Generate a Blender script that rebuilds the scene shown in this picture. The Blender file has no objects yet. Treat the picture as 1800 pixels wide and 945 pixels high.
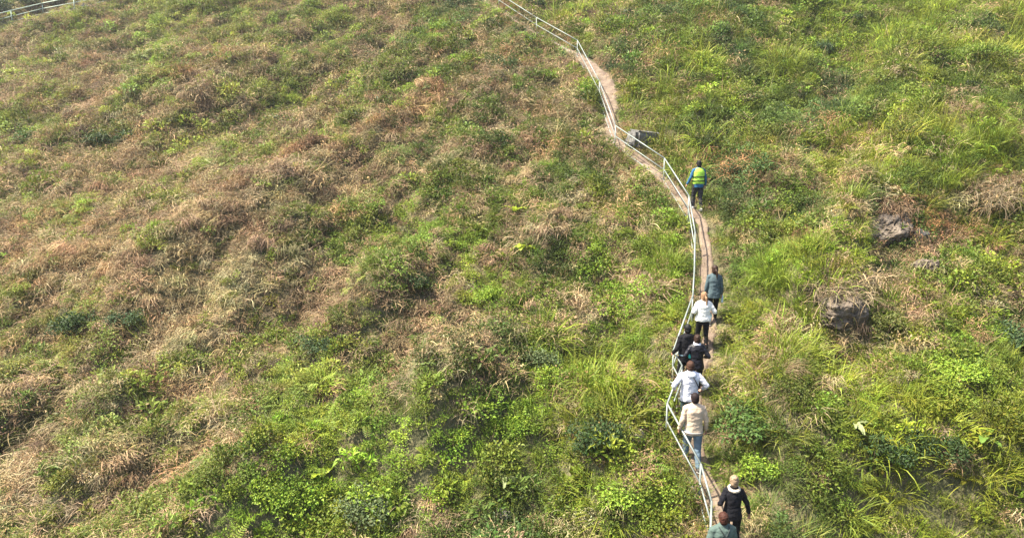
import bpy, bmesh, math, random
import numpy as np
from mathutils import Vector, Matrix, Euler

random.seed(7)
RNG = np.random.default_rng(11)
sc = bpy.context.scene
col = sc.collection
R = math.radians

# ------------------------------------------------------------------ camera
PITCH = R(9.0)
F_PX = 1150.0                       # focal length in pixels of the 1800 px wide photograph
cam_d = bpy.data.cameras.new('camera')
cam_d.sensor_width = 36.0
cam_d.lens = 23.0
cam_d.clip_start = 0.1
cam_d.clip_end = 1500
cam = bpy.data.objects.new('camera', cam_d)
col.objects.link(cam)
cam.location = (0, 0, 0)
cam.rotation_euler = (math.pi / 2 - PITCH, 0, 0)
sc.camera = cam

# ------------------------------------------------------------------ sky, sun, exposure
SUN_DIR = Vector((-0.50, -0.06, 0.84)).normalized()      # from the ground towards the sun
elev = math.asin(SUN_DIR.z)
azim = math.atan2(SUN_DIR.x, SUN_DIR.y)
world = bpy.data.worlds.new('World')
sc.world = world
world.use_nodes = True
nt = world.node_tree
bg = nt.nodes['Background']
sky = nt.nodes.new('ShaderNodeTexSky')
sky.sky_type = 'NISHITA'
sky.sun_disc = False
sky.sun_elevation = elev
sky.sun_rotation = azim
sky.air_density = 1.0
sky.dust_density = 3.0
nt.links.new(sky.outputs[0], bg.inputs[0])
bg.inputs[1].default_value = 0.10
sun_d = bpy.data.lights.new('sun', 'SUN')
sun_d.energy = 5.0
sun_d.angle = R(1.2)
sun_d.color = (1.0, 0.92, 0.77)
sun = bpy.data.objects.new('sun', sun_d)
col.objects.link(sun)
sun.rotation_euler = (-SUN_DIR).to_track_quat('-Z', 'Y').to_euler()
sc.view_settings.view_transform = 'Standard'
sc.view_settings.look = 'None'
sc.view_settings.gamma = 1.0
sc.view_settings.exposure = 1.75
sc.cycles.max_bounces = 5
sc.cycles.diffuse_bounces = 3
sc.cycles.transmission_bounces = 4
sc.cycles.transparent_max_bounces = 4
sc.cycles.caustics_reflective = False
sc.cycles.caustics_refractive = False

# ------------------------------------------------------------------ noise
def _hash(ix, iy, seed):
    h = (ix.astype(np.int64) * 374761393 + iy.astype(np.int64) * 668265263 + seed * 1442695041) & 0xFFFFFFFF
    h = ((h ^ (h >> 13)) * 1274126177) & 0xFFFFFFFF
    h = h ^ (h >> 16)
    return (h & 0xFFFFFF) / float(0xFFFFFF)

def vnoise(x, y, seed=0):
    x = np.asarray(x, float); y = np.asarray(y, float)
    ix = np.floor(x); iy = np.floor(y)
    fx = x - ix; fy = y - iy
    fx = fx * fx * fx * (fx * (fx * 6 - 15) + 10); fy = fy * fy * fy * (fy * (fy * 6 - 15) + 10)
    a = _hash(ix, iy, seed); b = _hash(ix + 1, iy, seed)
    c = _hash(ix, iy + 1, seed); d = _hash(ix + 1, iy + 1, seed)
    return (a * (1 - fx) + b * fx) * (1 - fy) + (c * (1 - fx) + d * fx) * fy

def fbm(x, y, seed=0, octaves=4):
    s = 0; amp = 1; tot = 0
    for k in range(octaves):
        s = s + amp * vnoise(x * 2 ** k + 17.3 * k, y * 2 ** k - 9.1 * k, seed + k)
        tot += amp; amp *= 0.5
    return s / tot                                        # 0..1

def smooth(a, b, x):
    t = np.clip((x - a) / (b - a), 0, 1)
    return t * t * (3 - 2 * t)

# ------------------------------------------------------------------ the hill as a function
CP, SP = math.cos(PITCH), math.sin(PITCH)
def plane_z(x, y):
    return (y * (0.04722 * CP - 0.0615 * SP) + 0.0065 * x - 1.0) / (0.04722 * SP + 0.0615 * CP)

def ray(px, py):
    r = (px - 900.0) / F_PX; u = -(py - 472.5) / F_PX
    return Vector((r, CP + u * SP, -SP + u * CP))

def plane_hit(px, py):
    d = ray(px, py)
    lo, hi = 1.0, 600.0
    f = lambda t: d.z * t - float(plane_z(d.x * t, d.y * t))
    for _ in range(60):
        m = (lo + hi) / 2
        if f(m) > 0: lo = m
        else: hi = m
    return d * lo

def project(x, y, z):
    D = y * CP - z * SP; U = y * SP + z * CP
    D = np.maximum(D, 0.1)
    return 900 + F_PX * x / D, 472.5 - F_PX * U / D

PATH = [(790, -30, .35), (840, -5, .35), (885, 25, .36), (915, 47, .36), (960, 72, .42), (1000, 92, .55), (1030, 110, .75), (1060, 138, .85),
        (1071, 170, .78), (1074, 205, .62), (1078, 245, .6), (1108, 270, .52), (1150, 302, .46), (1185, 335, .5), (1212, 368, .42),
        (1234, 395, .34), (1240, 440, .36), (1242, 480, .42), (1243, 530, .44), (1248, 575, .42), (1240, 620, .40),
        (1224, 670, .42), (1220, 720, .46), (1222, 770, .5), (1232, 830, .45), (1262, 895, .44), (1285, 950, .42),
        (1290, 1020, .5), (1285, 1120, .5)]
_pp = [plane_hit(a, b) for a, b, w in PATH]
PX = np.array([p.x for p in _pp]); PY = np.array([p.y for p in _pp]); PW = np.array([w for a, b, w in PATH])

def path_dist(x, y):
    """distance to the path's middle line and the path's half width there"""
    x = np.asarray(x, float); y = np.asarray(y, float)
    best = np.full(x.shape, 1e9); bw = np.full(x.shape, 0.3)
    for i in range(len(PX) - 1):
        ax, ay, bx, by = PX[i], PY[i], PX[i + 1], PY[i + 1]
        L2 = (bx - ax) ** 2 + (by - ay) ** 2
        t = np.clip(((x - ax) * (bx - ax) + (y - ay) * (by - ay)) / L2, 0, 1)
        d = np.hypot(x - ax - t * (bx - ax), y - ay - t * (by - ay))
        m = d < best
        best = np.where(m, d, best); bw = np.where(m, (PW[i] * (1 - t) + PW[i + 1] * t) / 2, bw)
    return best, bw

RIDGES = [([(470, 925), (510, 870), (580, 815), (700, 760), (860, 715), (1000, 690)], 1.1, 1.6),
          ([(1330, 900), (1400, 830), (1500, 770), (1650, 740)], 1.1, 1.5),
          ([(1350, 900), (1335, 800), (1330, 720), (1345, 640)], .7, .8),
          ([(1440, 560), (1520, 440), (1600, 360), (1720, 330)], 1.3, 1.8),
          ([(600, 260), (760, 190), (900, 160)], 0.8, 3.0),
          ([(0, 480), (200, 420), (450, 430)], 0.9, 4.0)]
_rid = [([plane_hit(*q) for q in pts], h, w) for pts, h, w in RIDGES]

def ground_z(x, y):
    x = np.asarray(x, float); y = np.asarray(y, float)
    d, hw = path_dist(x, y)
    k = smooth(0, 1, (d - hw - .15) / (2.6 + 6 * smooth(24, 34, y)))
    pc = x * .8 - y * .6; ac = x * .6 + y * .8              # spurs and gullies run down to the left
    n = (fbm(x / 9, y / 9, 3, 3) - 0.5) * 2.6 + (fbm(x / 2.8, y / 2.8, 9, 3) - 0.5) * 1.3 + (fbm(pc / 2.2, ac / 7, 14, 3) - .5) * 2.4
    for pts, h, w in _rid:
        best = np.full(x.shape, 1e9)
        for a, b in zip(pts[:-1], pts[1:]):
            L2 = (b.x - a.x) ** 2 + (b.y - a.y) ** 2
            t = np.clip(((x - a.x) * (b.x - a.x) + (y - a.y) * (b.y - a.y)) / L2, 0, 1)
            best = np.minimum(best, np.hypot(x - a.x - t * (b.x - a.x), y - a.y - t * (b.y - a.y)))
        n = n + h * np.exp(-(best / w) ** 2)
    micro = (fbm(x / 1.1, y / 1.1, 21, 2) - 0.5) * 0.85 * smooth(0.1, 1.5, d - hw)
    return plane_z(x, y) + n * k + micro

def gz(x, y):
    return float(ground_z(np.array([x]), np.array([y]))[0])

_TS = np.geomspace(6, 400, 4000)
def at(px, py, h=0.0):
    """the point on the hill whose spot h metres above it stands at this pixel"""
    d = ray(px, py)
    f = d.z * _TS - (ground_z(d.x * _TS, d.y * _TS) + h)
    i = int(np.argmax(f < 0))
    t0, t1 = _TS[i - 1], _TS[i]
    for _ in range(18):
        m = (t0 + t1) / 2
        if d.z * m - (gz(d.x * m, d.y * m) + h) > 0: t0 = m
        else: t1 = m
    p = d * t0
    return Vector((p.x, p.y, gz(p.x, p.y)))

# ------------------------------------------------------------------ tagging and linking
def tag(o, label=None, cat=None, group=None, kind=None):
    if label: o['label'] = label
    if cat: o['category'] = cat
    if group: o['group'] = group
    if kind: o['kind'] = kind
    return o

def empty(name, loc, rz=0.0):
    o = bpy.data.objects.new(name, None)
    o.empty_display_size = 0.2
    col.objects.link(o); o.location = loc; o.rotation_euler = (0, 0, rz)
    return o

def link(name, me, mat=None, parent=None, smoothed=True):
    o = bpy.data.objects.new(name, me)
    if mat is not None:
        me.materials.clear(); me.materials.append(mat)
    col.objects.link(o)
    if parent: o.parent = parent
    if smoothed and len(me.polygons):
        me.polygons.foreach_set('use_smooth', np.ones(len(me.polygons), bool))
    return o

def copy_tree(o, parent=None):
    c = o.copy(); col.objects.link(c); c.parent = parent
    for ch in list(o.children): copy_tree(ch, c)
    return c

# ------------------------------------------------------------------ materials
def new_mat(name):
    m = bpy.data.materials.new(name); m.use_nodes = True
    t = m.node_tree
    return m, t, t.nodes['Principled BSDF']

def plain(name, rgb, rough=0.8, var=0.25, scale=12.0, metallic=0.0, bump=0.2, bscale=60.0):   # woven or painted surfaces
    m, t, p = new_mat(name)
    tc = t.nodes.new('ShaderNodeTexCoord')
    n = t.nodes.new('ShaderNodeTexNoise'); n.inputs['Scale'].default_value = scale; n.inputs['Detail'].default_value = 4
    r = t.nodes.new('ShaderNodeValToRGB')
    r.color_ramp.elements[0].position = 0.3; r.color_ramp.elements[1].position = 0.7
    r.color_ramp.elements[0].color = (*[c * (1 - var) for c in rgb], 1)
    r.color_ramp.elements[1].color = (*[min(1, c * (1 + var)) for c in rgb], 1)
    t.links.new(tc.outputs['Object'], n.inputs['Vector'])
    t.links.new(n.outputs['Fac'], r.inputs['Fac'])
    t.links.new(r.outputs['Color'], p.inputs['Base Color'])
    p.inputs['Roughness'].default_value = rough
    p.inputs['Metallic'].default_value = metallic
    p.inputs['Specular IOR Level'].default_value = .2 if metallic == 0 else .5
    if bump:
        n2 = t.nodes.new('ShaderNodeTexNoise'); n2.inputs['Scale'].default_value = bscale
        b = t.nodes.new('ShaderNodeBump'); b.inputs['Strength'].default_value = bump; b.inputs['Distance'].default_value = 0.01
        t.links.new(tc.outputs['Object'], n2.inputs['Vector'])
        t.links.new(n2.outputs['Fac'], b.inputs['Height'])
        t.links.new(b.outputs['Normal'], p.inputs['Normal'])
    return m

def leaf_mat(name, rgb=None, translucent=0.26, rough=0.55):
    """leaf colour = plant colour (instancer attribute, or rgb) times each leaf's own tint"""
    m, t, p = new_mat(name)
    out = t.nodes['Material Output']
    if rgb is None:
        a = t.nodes.new('ShaderNodeAttribute'); a.attribute_type = 'INSTANCER'; a.attribute_name = 'plant_colour'
        src = a.outputs['Color']
    else:
        a = t.nodes.new('ShaderNodeRGB'); a.outputs[0].default_value = (*rgb, 1); src = a.outputs[0]
    b = t.nodes.new('ShaderNodeAttribute'); b.attribute_type = 'GEOMETRY'; b.attribute_name = 'tint'
    mx = t.nodes.new('ShaderNodeMix'); mx.data_type = 'RGBA'; mx.blend_type = 'MULTIPLY'; mx.inputs[0].default_value = 1.0
    t.links.new(src, mx.inputs[6]); t.links.new(b.outputs['Color'], mx.inputs[7])
    t.links.new(mx.outputs[2], p.inputs['Base Color'])
    p.inputs['Roughness'].default_value = rough
    p.inputs['Specular IOR Level'].default_value = 0.25
    tr = t.nodes.new('ShaderNodeBsdfTranslucent')
    t.links.new(mx.outputs[2], tr.inputs['Color'])
    ms = t.nodes.new('ShaderNodeMixShader'); ms.inputs[0].default_value = translucent
    t.links.new(p.outputs[0], ms.inputs[1]); t.links.new(tr.outputs[0], ms.inputs[2])
    t.links.new(ms.outputs[0], out.inputs['Surface'])
    return m

def ground_mat():
    m, t, p = new_mat('hill_soil')
    tc = t.nodes.new('ShaderNodeTexCoord')
    def noise(s, d=5):
        n = t.nodes.new('ShaderNodeTexNoise'); n.inputs['Scale'].default_value = s; n.inputs['Detail'].default_value = d
        t.links.new(tc.outputs['Object'], n.inputs['Vector']); return n
    n1 = noise(1.3); n2 = noise(9.0)
    r = t.nodes.new('ShaderNodeValToRGB'); e = r.color_ramp.elements
    e[0].position = 0.3; e[0].color = (0.045, 0.05, 0.018, 1)
    e[1].position = 0.7; e[1].color = (0.17, 0.125, 0.07, 1)
    q = e.new(0.5); q.color = (0.09, 0.085, 0.035, 1)
    ad = t.nodes.new('ShaderNodeMath'); ad.operation = 'MULTIPLY_ADD'; ad.inputs[1].default_value = 0.5
    hf = t.nodes.new('ShaderNodeMath'); hf.operation = 'MULTIPLY'; hf.inputs[1].default_value = 0.5
    t.links.new(n1.outputs['Fac'], hf.inputs[0]); t.links.new(n2.outputs['Fac'], ad.inputs[0]); t.links.new(hf.outputs[0], ad.inputs[2])
    t.links.new(ad.outputs[0], r.inputs['Fac']); t.links.new(r.outputs['Color'], p.inputs['Base Color'])
    b = t.nodes.new('ShaderNodeBump'); b.inputs['Strength'].default_value = 0.8; b.inputs['Distance'].default_value = 0.15
    t.links.new(n2.outputs['Fac'], b.inputs['Height']); t.links.new(b.outputs['Normal'], p.inputs['Normal'])
    p.inputs['Roughness'].default_value = 0.95
    return m

def path_mat():
    m, t, p = new_mat('trodden_dirt')
    tc = t.nodes.new('ShaderNodeTexCoord')
    n = t.nodes.new('ShaderNodeTexNoise'); n.inputs['Scale'].default_value = 2.2; n.inputs['Detail'].default_value = 8
    n.inputs['Roughness'].default_value = 0.7
    r = t.nodes.new('ShaderNodeValToRGB'); e = r.color_ramp.elements
    e[0].position = 0.32; e[0].color = (0.085, 0.055, 0.038, 1)
    e[1].position = 0.68; e[1].color = (0.23, 0.175, 0.125, 1)
    t.links.new(tc.outputs['Object'], n.inputs['Vector']); t.links.new(n.outputs['Fac'], r.inputs['Fac'])
    t.links.new(r.outputs['Color'], p.inputs['Base Color'])
    n2 = t.nodes.new('ShaderNodeTexNoise'); n2.inputs['Scale'].default_value = 14; n2.inputs['Detail'].default_value = 5
    b = t.nodes.new('ShaderNodeBump'); b.inputs['Strength'].default_value = 0.7; b.inputs['Distance'].default_value = 0.05
    t.links.new(tc.outputs['Object'], n2.inputs['Vector']); t.links.new(n2.outputs['Fac'], b.inputs['Height'])
    t.links.new(b.outputs['Normal'], p.inputs['Normal'])
    p.inputs['Roughness'].default_value = 0.95
    return m

def rock_mat(name, dark, light, warm):
    m, t, p = new_mat(name)
    tc = t.nodes.new('ShaderNodeTexCoord')
    n = t.nodes.new('ShaderNodeTexNoise'); n.inputs['Scale'].default_value = 3.0; n.inputs['Detail'].default_value = 9
    n.inputs['Roughness'].default_value = 0.7
    r = t.nodes.new('ShaderNodeValToRGB'); e = r.color_ramp.elements
    e[0].position = 0.35; e[0].color = (*dark, 1); e[1].position = 0.65; e[1].color = (*light, 1)
    q = e.new(0.5); q.color = (*warm, 1)
    t.links.new(tc.outputs['Object'], n.inputs['Vector']); t.links.new(n.outputs['Fac'], r.inputs['Fac'])
    t.links.new(r.outputs['Color'], p.inputs['Base Color'])
    b = t.nodes.new('ShaderNodeBump'); b.inputs['Strength'].default_value = 0.9; b.inputs['Distance'].default_value = 0.08
    t.links.new(n.outputs['Fac'], b.inputs['Height']); t.links.new(b.outputs['Normal'], p.inputs['Normal'])
    p.inputs['Roughness'].default_value = 0.9
    return m

# ------------------------------------------------------------------ the hillside sheet
def spaced(lo, a, b, hi, fine, coarse):
    left = -np.geomspace(0.001, a - lo, 40)[::-1] + a
    mid = np.arange(a, b, fine)
    right = b + np.geomspace(0.001, hi - b, 40)
    return np.unique(np.round(np.concatenate([[lo], left, mid, right, [hi]]), 3))
gx = spaced(-150, -46, 38, 150, 0.2, 8)
gy = spaced(-40, 6, 62, 130, 0.17, 8)
XX, YY = np.meshgrid(gx, gy)
ZZ = ground_z(XX, YY)
me = bpy.data.meshes.new('hillside')
nx, ny = len(gx), len(gy)
co = np.stack([XX.ravel(), YY.ravel(), ZZ.ravel()], 1)
ii = (np.arange(ny - 1)[:, None] * nx + np.arange(nx - 1)[None, :]).ravel()
quads = np.stack([ii, ii + 1, ii + nx + 1, ii + nx], 1)
def mesh_from(me, co, faces):
    """faces: (n, k) array of k-gons"""
    n, k = faces.shape
    me.vertices.add(len(co)); me.vertices.foreach_set('co', co.astype(np.float32).ravel())
    me.loops.add(n * k); me.loops.foreach_set('vertex_index', faces.astype(np.int32).ravel())
    me.polygons.add(n); me.polygons.foreach_set('loop_start', np.arange(0, n * k, k, dtype=np.int32))
    me.update(calc_edges=True); me.validate()
    return me
mesh_from(me, co, quads)
hill = link('hillside', me, ground_mat())
tag(hill, 'overgrown hillside rising away from the camera', None, None, 'structure')

# ------------------------------------------------------------------ the path: a worn ribbon with low earth steps
def resample(xs, ys, ws, step):
    from itertools import accumulate
    P = [Vector((a, b, c)) for a, b, c in zip(xs, ys, ws)]
    # Catmull-Rom
    out = []
    for i in range(len(P) - 1):
        p0 = P[max(i - 1, 0)]; p1 = P[i]; p2 = P[i + 1]; p3 = P[min(i + 2, len(P) - 1)]
        n = max(2, int((p2 - p1).length / step))
        for k in range(n):
            t = k / n
            out.append(0.5 * ((2 * p1) + (p2 - p0) * t + (2 * p0 - 5 * p1 + 4 * p2 - p3) * t * t + (3 * p1 - p0 - 3 * p2 + p3) * t ** 3))
    out.append(P[-1]); return out
rib = resample(PX, PY, PW, 0.08)
vs = []; K = 9
acc = 0.0
for i, p in enumerate(rib):
    a = rib[max(i - 1, 0)]; b = rib[min(i + 1, len(rib) - 1)]
    t = Vector((b.x - a.x, b.y - a.y, 0)).normalized(); nrm = Vector((-t.y, t.x, 0))
    if i: acc += (Vector((p.x, p.y, 0)) - Vector((rib[i - 1].x, rib[i - 1].y, 0))).length
    hl = p.z / 2 * (0.7 + 0.6 * float(vnoise(acc * 2.2, 0.0, 5)))
    hr = p.z / 2 * (0.7 + 0.6 * float(vnoise(acc * 2.2, 4.0, 6)))
    stp = 0.045 * ((acc / 0.42) % 1.0)
    for k in range(K):
        s = k / (K - 1) * 2 - 1
        q = Vector((p.x, p.y, 0)) + nrm * (s * (hl if s > 0 else hr))
        z = 0.03 + 0.05 * s * s + stp * (1 - s * s)
        if abs(s) > 0.95: z -= 0.12
        vs.append((q.x, q.y, z))
vs = np.array(vs); vs[:, 2] += ground_z(vs[:, 0], vs[:, 1]) + 0.03 * vnoise(vs[:, 0] * 4, vs[:, 1] * 4, 8)
n = len(rib)
ii = (np.arange(n - 1)[:, None] * K + np.arange(K - 1)[None, :]).ravel()
me = mesh_from(bpy.data.meshes.new('path'), vs, np.stack([ii, ii + 1, ii + K + 1, ii + K], 1))
path = link('path', me, path_mat())
tag(path, 'narrow trodden dirt path with low earth steps climbing the hill', None, None, 'structure')

# ------------------------------------------------------------------ leaf geometry (numpy)
class Leaves:
    """collects triangles and quads as one mesh, each with its own tint"""
    def __init__(s): s.v = []; s.f = []; s.t = []
    def strip(s, pts, widths, side, tint):
        """a flat blade along pts, side = its width direction"""
        b = len(s.v)
        for p, w in zip(pts, widths):
            s.v.append(p - side * w / 2); s.v.append(p + side * w / 2)
        for i in range(len(pts) - 1):
            s.f.append((b + 2 * i, b + 2 * i + 1, b + 2 * i + 3, b + 2 * i + 2)); s.t.append(tint)
    def leaf(s, p, d, up, L, W, tint, fold=0.25):
        """a folded pointed leaf of four corners round a midrib"""
        side = d.cross(up)
        if side.length < 1e-3: side = Vector((1, 0, 0))
        side.normalize(); nn = side.cross(d).normalized()
        b = len(s.v)
        m = p + d * L * 0.45
        s.v += [p, m + side * W / 2 + nn * W * fold, p + d * L - nn * L * 0.12, m - side * W / 2 + nn * W * fold, m]
        s.f += [(b, b + 4, b + 1), (b + 4, b + 2, b + 1), (b, b + 3, b + 4), (b + 4, b + 3, b + 2)]; s.t += [tint] * 4
    def stem(s, p, q, r, tint, r2=None):
        if r2 is None: r2 = r * 0.5
        d = (q - p).normalized(); a = d.orthogonal().normalized(); c = d.cross(a)
        b = len(s.v)
        for k in range(3):
            w = 2 * math.pi * k / 3
            s.v.append(p + (a * math.cos(w) + c * math.sin(w)) * r); s.v.append(q + (a * math.cos(w) + c * math.sin(w)) * r2)
        for k in range(3):
            j = (k + 1) % 3
            s.f.append((b + 2 * k, b + 2 * j, b + 2 * j + 1, b + 2 * k + 1)); s.t.append(tint)
    def mesh(s, name):
        me = bpy.data.meshes.new(name)
        me.from_pydata([tuple(v) for v in s.v], [], s.f)
        at_ = me.attributes.new('tint', 'FLOAT_COLOR', 'FACE')
        at_.data.foreach_set('color', np.array([(*t, 1.0) for t in s.t], dtype=np.float32).ravel())
        return me

def rv(a=-1, b=1): return random.uniform(a, b)
def tint(v=0.3, warm=0.12):
    k = 1 + rv(-v, v)
    return (k * (1 + rv(-warm, warm)), k, k * (1 + rv(-warm, warm)))
def rand_unit():
    while True:
        v = Vector((rv(), rv(), rv()))
        if 0.05 < v.length < 1: return v.normalized()

def make_leafy(n, rad, hgt, L, W, lumps=5):
    s = Leaves()
    cs = [(Vector((rv() * rad * .6, rv() * rad * .6, hgt * random.uniform(.2, .7))), rad * random.uniform(.35, .6)) for _ in range(lumps)]
    for c, r in cs:
        s.stem(Vector((c.x * .3, c.y * .3, -0.05)), c, 0.01, (0.9, 0.7, 0.5))
    for k in range(n):
        c, r = random.choice(cs)
        u = rand_unit(); u.z = abs(u.z) * 1.0 if random.random() < .8 else u.z
        p = c + Vector((u.x * r, u.y * r, u.z * r * .75)) * random.uniform(.65, 1.05)
        d = (u * .9 + rand_unit() * .8 + Vector((0, 0, rv(-.4, .2)))).normalized()
        l = L * random.uniform(.6, 1.3)
        s.leaf(p, d, (u + Vector((0, 0, .7)) + rand_unit() * .4).normalized(), l, l * W, tint(.3, .15))
    return s

def make_grass(n, L, W, spread=0.16, droop=1.0, v=.25):
    s = Leaves()
    for k in range(n):
        a = random.uniform(0, 2 * math.pi); r = spread * math.sqrt(random.random())
        p = Vector((math.cos(a) * r, math.sin(a) * r, -0.03))
        b = a + rv(-.9, .9); out = Vector((math.cos(b), math.sin(b), 0))
        lean = random.uniform(.12, .75); l = L * random.uniform(.5, 1.2)
        side = Vector((-out.y, out.x, 0)); side = (side + Vector((0, 0, rv(-.3, .3)))).normalized()
        pts = []; q = p.copy(); ang = math.pi / 2 - lean * .6
        segs = 5
        for i in range(segs + 1):
            pts.append(q.copy())
            q = q + (out * math.cos(ang) + Vector((0, 0, math.sin(ang)))) * (l / segs)
            ang -= droop * lean * random.uniform(.5, .9)
        w = W * random.uniform(.7, 1.3)
        s.strip(pts, [w * .7, w, w, w * .8, w * .5, 0.001], side, tint(v, .12))
    return s

def make_dry(n, L, W, v=.3, spread=.3, z0=.12):
    """tangle of dead stalks and curled blades drooping downhill"""
    s = Leaves()
    for k in range(n):
        p = Vector((rv() * spread, rv() * spread, random.uniform(0, z0)))
        a = random.uniform(0, 2 * math.pi); out = Vector((math.cos(a), math.sin(a) - .8, 0)).normalized()
        l = L * random.uniform(.35, 1.1); ang = random.uniform(.1, 1.35)
        side = (Vector((-out.y, out.x, 0)) + rand_unit() * .5).normalized()
        pts = []; q = p.copy(); segs = 5
        for i in range(segs + 1):
            pts.append(q.copy())
            q = q + (out * math.cos(ang) + Vector((0, 0, math.sin(ang)))) * (l / segs)
            ang -= random.uniform(.1, .65); out = (out + rand_unit() * .18); out.z = 0; out.normalize()
        w = W * random.uniform(.6, 1.5)
        s.strip(pts, [w * .6, w, w * .8, w, w * .7, 0.002], side, tint(v, .1))
    for k in range(n // 2):
        p = Vector((rv() * spread * 1.2, rv() * spread * 1.2, random.uniform(0, z0 * 2)))
        s.leaf(p, rand_unit(), rand_unit(), random.uniform(.04, .1), random.uniform(.02, .05), tint(v, .12), .5)
    return s

def make_fern(n, L):
    s = Leaves()
    for k in range(n):
        a = 2 * math.pi * k / n + rv(-.4, .4); out = Vector((math.cos(a), math.sin(a), 0)); side = Vector((-out.y, out.x, 0))
        l = L * random.uniform(.7, 1.15); ang = random.uniform(.7, 1.25); q = Vector((0, 0, 0)); segs = 12
        tn = tint(.22, .12)
        for i in range(segs):
            d = out * math.cos(ang) + Vector((0, 0, math.sin(ang)))
            q2 = q + d * (l / segs); s.stem(q, q2, .005, (tn[0], tn[1] * .8, tn[2] * .7), .004)
            if i > 1:
                pl = .20 * l * math.sin(math.pi * (i + 1) / (segs + 2)) ** .7
                for sg in (-1, 1):
                    dd = (side * sg + d * .45 - Vector((0, 0, .15))).normalized()
                    s.leaf(q2, dd, Vector((0, 0, 1)), pl, .028, (tn[0] * random.uniform(.85, 1.15),) * 1 + tn[1:], .1)
            q = q2; ang -= random.uniform(.06, .17)
    return s

def make_sticks(n, L):
    s = Leaves()
    for k in range(n):
        q = Vector((rv() * .2, rv() * .2, 0)); d = (Vector((0, -.3, 1)) + rand_unit() * .9).normalized()
        if d.z < .15: d.z = .15
        l = L * random.uniform(.5, 1.1); tn = tint(.25, .06); r = random.uniform(.006, .010)
        for i in range(5):
            q2 = q + d * l / 5; s.stem(q, q2, r, tn, r * .85); r *= .85; q = q2
            d = (d + rand_unit() * .22 - Vector((0, 0, .06))).normalized()
    return s

def make_skirt(n, L, W):
    """dead fronds matted together: they rise a little, bend over and hang side by side down the slope"""
    s = Leaves()
    for k in range(n):
        a = rv(-.75, .75); q = Vector((rv() * .28, rv() * .12 + .1, random.uniform(.0, .12)))
        out = Vector((math.sin(a), -math.cos(a), 0)); ang = random.uniform(.5, 1.2); l = L * random.uniform(.5, 1.1)
        side = (Vector((-out.y, out.x, 0)) + rand_unit() * .35).normalized(); pts = []; segs = 7
        for i in range(segs + 1):
            pts.append(q.copy()); q = q + (out * math.cos(ang) + Vector((0, 0, math.sin(ang)))) * (l / segs)
            ang = max(ang - random.uniform(.22, .55), -1.45); out = out + rand_unit() * .10; out.z = 0; out.normalize()
        w = W * random.uniform(.5, 1.5); tn = tint(.35, .1)
        s.strip(pts, [w * .5, w * .8, w, w, w, w * .8, w * .6, .002], side, tn)
        if k % 2:
            for j in (3, 4, 5, 6): s.leaf(pts[j], (out + rand_unit() * .8 - Vector((0, 0, .8))).normalized(), rand_unit(), .07, .022, tint(.35, .1), .3)
    return s

# ------------------------------------------------------------------ scatter with geometry nodes
M_LEAF = leaf_mat('living_leaf')
M_DRY = leaf_mat('dead_leaf', translucent=0.12, rough=0.85)

def proto_collection(name, leaf_sets, mat):
    c = bpy.data.collections.new(name)
    for i, s in enumerate(leaf_sets):
        me = s.mesh(name); me.materials.append(mat)
        o = bpy.data.objects.new('%s_%02d' % (name, i), me); c.objects.link(o)
    return c

def scatter(name, coll, nvar, P, rot, scl, colr, label):
    n = len(P)
    me = bpy.data.meshes.new(name)
    me.vertices.add(n); me.vertices.foreach_set('co', P.astype(np.float32).ravel())
    a = me.attributes.new('rot', 'FLOAT_VECTOR', 'POINT'); a.data.foreach_set('vector', rot.astype(np.float32).ravel())
    a = me.attributes.new('scl', 'FLOAT_VECTOR', 'POINT'); a.data.foreach_set('vector', scl.astype(np.float32).ravel())
    a = me.attributes.new('plant_colour', 'FLOAT_COLOR', 'POINT')
    a.data.foreach_set('color', np.concatenate([colr, np.ones((n, 1))], 1).astype(np.float32).ravel())
    a = me.attributes.new('idx', 'INT', 'POINT'); a.data.foreach_set('value', RNG.integers(0, nvar, n).astype(np.int32))
    o = bpy.data.objects.new(name, me); col.objects.link(o)
    ng = bpy.data.node_groups.new(name, 'GeometryNodeTree')
    ng.interface.new_socket('Geometry', in_out='INPUT', socket_type='NodeSocketGeometry')
    ng.interface.new_socket('Geometry', in_out='OUTPUT', socket_type='NodeSocketGeometry')
    N = ng.nodes; Lk = ng.links
    gi = N.new('NodeGroupInput'); go = N.new('NodeGroupOutput')
    ci = N.new('GeometryNodeCollectionInfo'); ci.inputs['Collection'].default_value = coll
    ci.inputs['Separate Children'].default_value = True; ci.inputs['Reset Children'].default_value = True
    iop = N.new('GeometryNodeInstanceOnPoints'); iop.inputs['Pick Instance'].default_value = True
    def attr(nm, ty):
        q = N.new('GeometryNodeInputNamedAttribute'); q.data_type = ty; q.inputs['Name'].default_value = nm
        return [s for s in q.outputs if s.enabled and s.name == 'Attribute'][0]
    er = N.new('FunctionNodeEulerToRotation')
    Lk.new(attr('rot', 'FLOAT_VECTOR'), er.inputs[0])
    Lk.new(gi.outputs[0], iop.inputs['Points']); Lk.new(ci.outputs[0], iop.inputs['Instance'])
    Lk.new(attr('idx', 'INT'), iop.inputs['Instance Index'])
    Lk.new(er.outputs[0], iop.inputs['Rotation']); Lk.new(attr('scl', 'FLOAT_VECTOR'), iop.inputs['Scale'])
    Lk.new(iop.outputs[0], go.inputs[0])
    md = o.modifiers.new('plants', 'NODES'); md.node_group = ng
    tag(o, label, None, None, 'stuff')
    return o

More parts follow.
